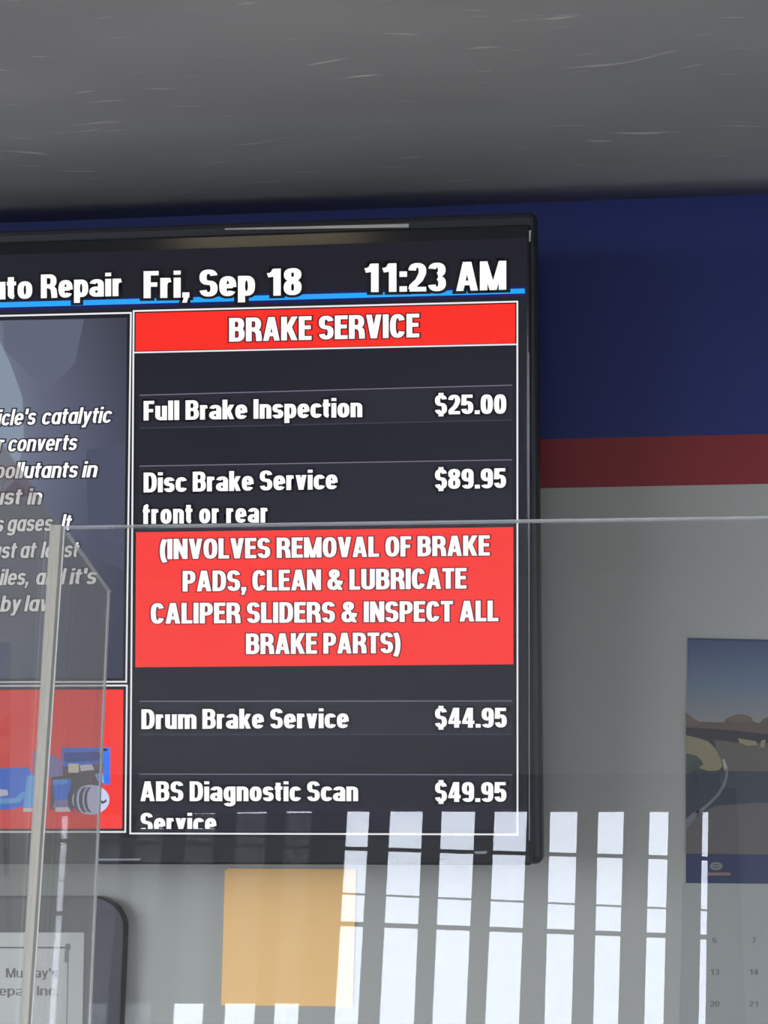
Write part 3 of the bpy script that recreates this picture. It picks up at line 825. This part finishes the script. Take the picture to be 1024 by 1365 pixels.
cflat([[(87, 1258), (94, 1258), (94, 1267), (87, 1267)], [(86, 1267), (92, 1267), (92, 1283), (86, 1283)], [(90, 1283), (91.5, 1283), (86, 1530), (84.5, 1530)]], inkg, 'printed_border')
for s, x0, x1, yb, cap in (("Murray's", 8, 77, 1303, 12.5), ("Auto Repair Inc.", -62, 79, 1327, 12.5), ("Certified Shop"[:0], 0, 1, 0, 0)):
    if s: write('printed_text', s, x0, x1, yb, yb, cap, CP, inkm, cert, 0.0, V=0.075, H=0.05)

# calendar
cal = thing('wall_calendar', 'wall calendar with desert road picture above a pale date page', 'calendar', WP(1080, 1000, 0.0))
pic = wall_quad([(917, 850.5), (1262, 858), (1262, 1180), (914.5, 1177)], 0.001, 0.002).build('picture_page', ink(42, 50, 78), cal)
page = wall_quad([(911.5, 1177), (1262, 1180), (1258, 1440), (905, 1437)], 0.001, 0.0015).build('date_page', ink(140, 141, 136), cal)
KP = lambda x, y, off=0.0: WP(x, y, 0.0033 + off)
def sky_print():
    m = bpy.data.materials.new('sky_print'); m.use_nodes = True
    nt = m.node_tree; p = nt.nodes['Principled BSDF']; p.inputs['Roughness'].default_value = 0.55
    tc = nt.nodes.new('ShaderNodeTexCoord'); sp = nt.nodes.new('ShaderNodeSeparateXYZ'); nt.links.new(tc.outputs['Object'], sp.inputs[0])
    oz = pic['_org'][2]
    r = nt.nodes.new('ShaderNodeMapRange'); r.inputs['From Min'].default_value = WP(960, 962).z - oz; r.inputs['From Max'].default_value = WP(960, 855).z - oz
    nt.links.new(sp.outputs['Z'], r.inputs['Value'])
    cr = nt.nodes.new('ShaderNodeValToRGB')
    g = lambda r_, g_, b_: (lin(r_) / LIT, lin(g_) / LIT, lin(b_) / LIT, 1)
    cr.color_ramp.elements[0].color = g(120, 118, 116); cr.color_ramp.elements[1].color = g(52, 66, 98)
    k = cr.color_ramp.elements.new(0.45); k.color = g(88, 102, 118)
    nt.links.new(r.outputs[0], cr.inputs[0]); nt.links.new(cr.outputs[0], p.inputs['Base Color'])
    return m
def kflat(name, polys, mats, off=0.0):
    mm = MB()
    for p, mi in polys: mm.poly([KP(x, y, off) for x, y in p], mi)
    return mesh_obj(name, mm.v, mm.f, mats, pic, mm.m)
kflat('printed_sky', [([(917.5, 853), (1259, 860), (1259, 990), (914.5, 990)], 0)], [sky_print()])
KM = [ink(90, 76, 69), ink(52, 48, 52), ink(128, 119, 92), ink(86, 82, 74), ink(62, 72, 66), ink(52, 55, 63), ink(88, 82, 80), ink(100, 84, 73)]
kflat('printed_rocks', [
    ([(914.5, 950), (922, 956), (932, 962), (965, 963), (968, 958), (980, 953), (990, 952), (1000, 955), (1005, 962), (1012, 964), (1018, 958), (1030, 954), (1060, 956), (1090, 964), (1140, 958), (1200, 962), (1259, 956), (1259, 1000), (914.5, 985)], 0)], KM, 0.0002)
kflat('printed_rocks', [
    ([(914.5, 951), (924, 957), (934, 966), (914.5, 968)], 7)], KM, 0.0003)
kflat('printed_rocks', [
    ([(970, 958), (982, 953), (992, 953), (1003, 957), (1000, 964), (975, 963)], 7)], KM, 0.0003)
kflat('printed_ridge', [([(914.5, 970), (960, 972), (1000, 976), (1090, 986), (1259, 986), (1259, 1030), (914.5, 1028)], 1)], KM, 0.0004)
kflat('printed_ground', [
    ([(952, 986), (984, 990), (1259, 992), (1259, 1030), (966, 1028), (958, 1010)], 3)], KM, 0.0006)
kflat('printed_dune', [([(914.5, 980), (928, 983), (944, 988), (954, 998), (961, 1012), (963, 1022), (958, 1027), (945, 1028), (929, 1023), (938, 1019), (931, 1010), (920, 1006), (914.5, 1004)], 2),
    ([(984, 984), (996, 986), (1008, 988), (1010, 993), (996, 994), (986, 990)], 2), ([(1015, 987), (1021, 986), (1019, 997), (1013, 996)], 2)], KM, 0.0008)
kflat('printed_shrubs', [([(914.5, 1004), (928, 1007), (936, 1014), (934, 1022), (922, 1030), (914.5, 1032)], 4)], KM, 0.0009)
kflat('printed_road', [([(914.5, 1024), (930, 1024), (950, 1029), (1259, 1027), (1259, 1070), (1010, 1070), (955, 1075), (914.5, 1100)], 5)], KM, 0.0007)
kflat('printed_verge', [([(914.5, 1098), (938, 1082), (955, 1074), (1010, 1070), (1259, 1068), (1259, 1141), (914.5, 1138)], 6)], KM, 0.0009)
cl = [(966, 1014, 3), (969, 1024, 3.5), (970, 1033, 4), (966, 1047, 5), (958, 1060, 6), (946, 1072, 7), (932, 1084, 9), (914.5, 1098, 12)]
kflat('printed_road_line', [([(x0 - w0, y0), (x0 + w0 * 0.4, y0), (x1 + w1 * 0.4, y1), (x1 - w1, y1)], 0) for (x0, y0, w0), (x1, y1, w1) in
      [((a[0], a[1], a[2] * .6), (b_[0], b_[1], b_[2] * .6)) for a, b_ in zip(cl[1:-1], cl[2:])][:-1]] + [([(924, 1083), (934, 1080), (914.5, 1107), (914.5, 1092)], 0)], [ink(104, 104, 108)], 0.0011)
kflat('printed_road_line', [([(963, 1012), (966, 1012), (971, 1026), (966, 1027)], 0)], [ink(150, 148, 140)], 0.0011)
ring = []
for i in range(18):
    a0, a1 = 2 * math.pi * i / 18, 2 * math.pi * (i + 1) / 18
    ring.append(([(955 + 8.5 * math.cos(a0), 1154.5 + 5.5 * math.sin(a0)), (955 + 8.5 * math.cos(a1), 1154.5 + 5.5 * math.sin(a1)),
                  (955 + 5 * math.cos(a1), 1154.5 + 2.8 * math.sin(a1)), (955 + 5 * math.cos(a0), 1154.5 + 2.8 * math.sin(a0))], 0))
kflat('printed_emblem', ring + [([(943, 1163), (974, 1163), (974, 1167), (943, 1167)], 1), ([(951, 1153), (959, 1153), (959, 1156), (951, 1156)], 0)], [ink(112, 110, 104), ink(120, 96, 84)], 0.0006)
dinkm = ink(100, 100, 98)
for r in range(5):
    for c in range(6):
        d = 6 + r * 7 + c if r < 4 else None
        if d is None or d > 30: continue
        s = str(d); x = 953 + c * 52; y = 1257 + r * 42.5
        w = 5.5 * len(s) + (1.5 if len(s) == 2 else 0)
        DP = lambda x_, y_, off=0.0: WP(x_, y_, 0.0027 + off)
        write('printed_number', s, x - w / 2, x + w / 2, y, y, 7.5, DP, dinkm, page, 0.0, V=0.08, H=0.06)
m = wall_quad([(1080, 846), (1086, 846), (1086, 852), (1080, 852)], 0.0, 0.006)
m.build('hanging_pin', M_silver, cal)

for o in bpy.data.objects:
    if '_org' in o: del o['_org']
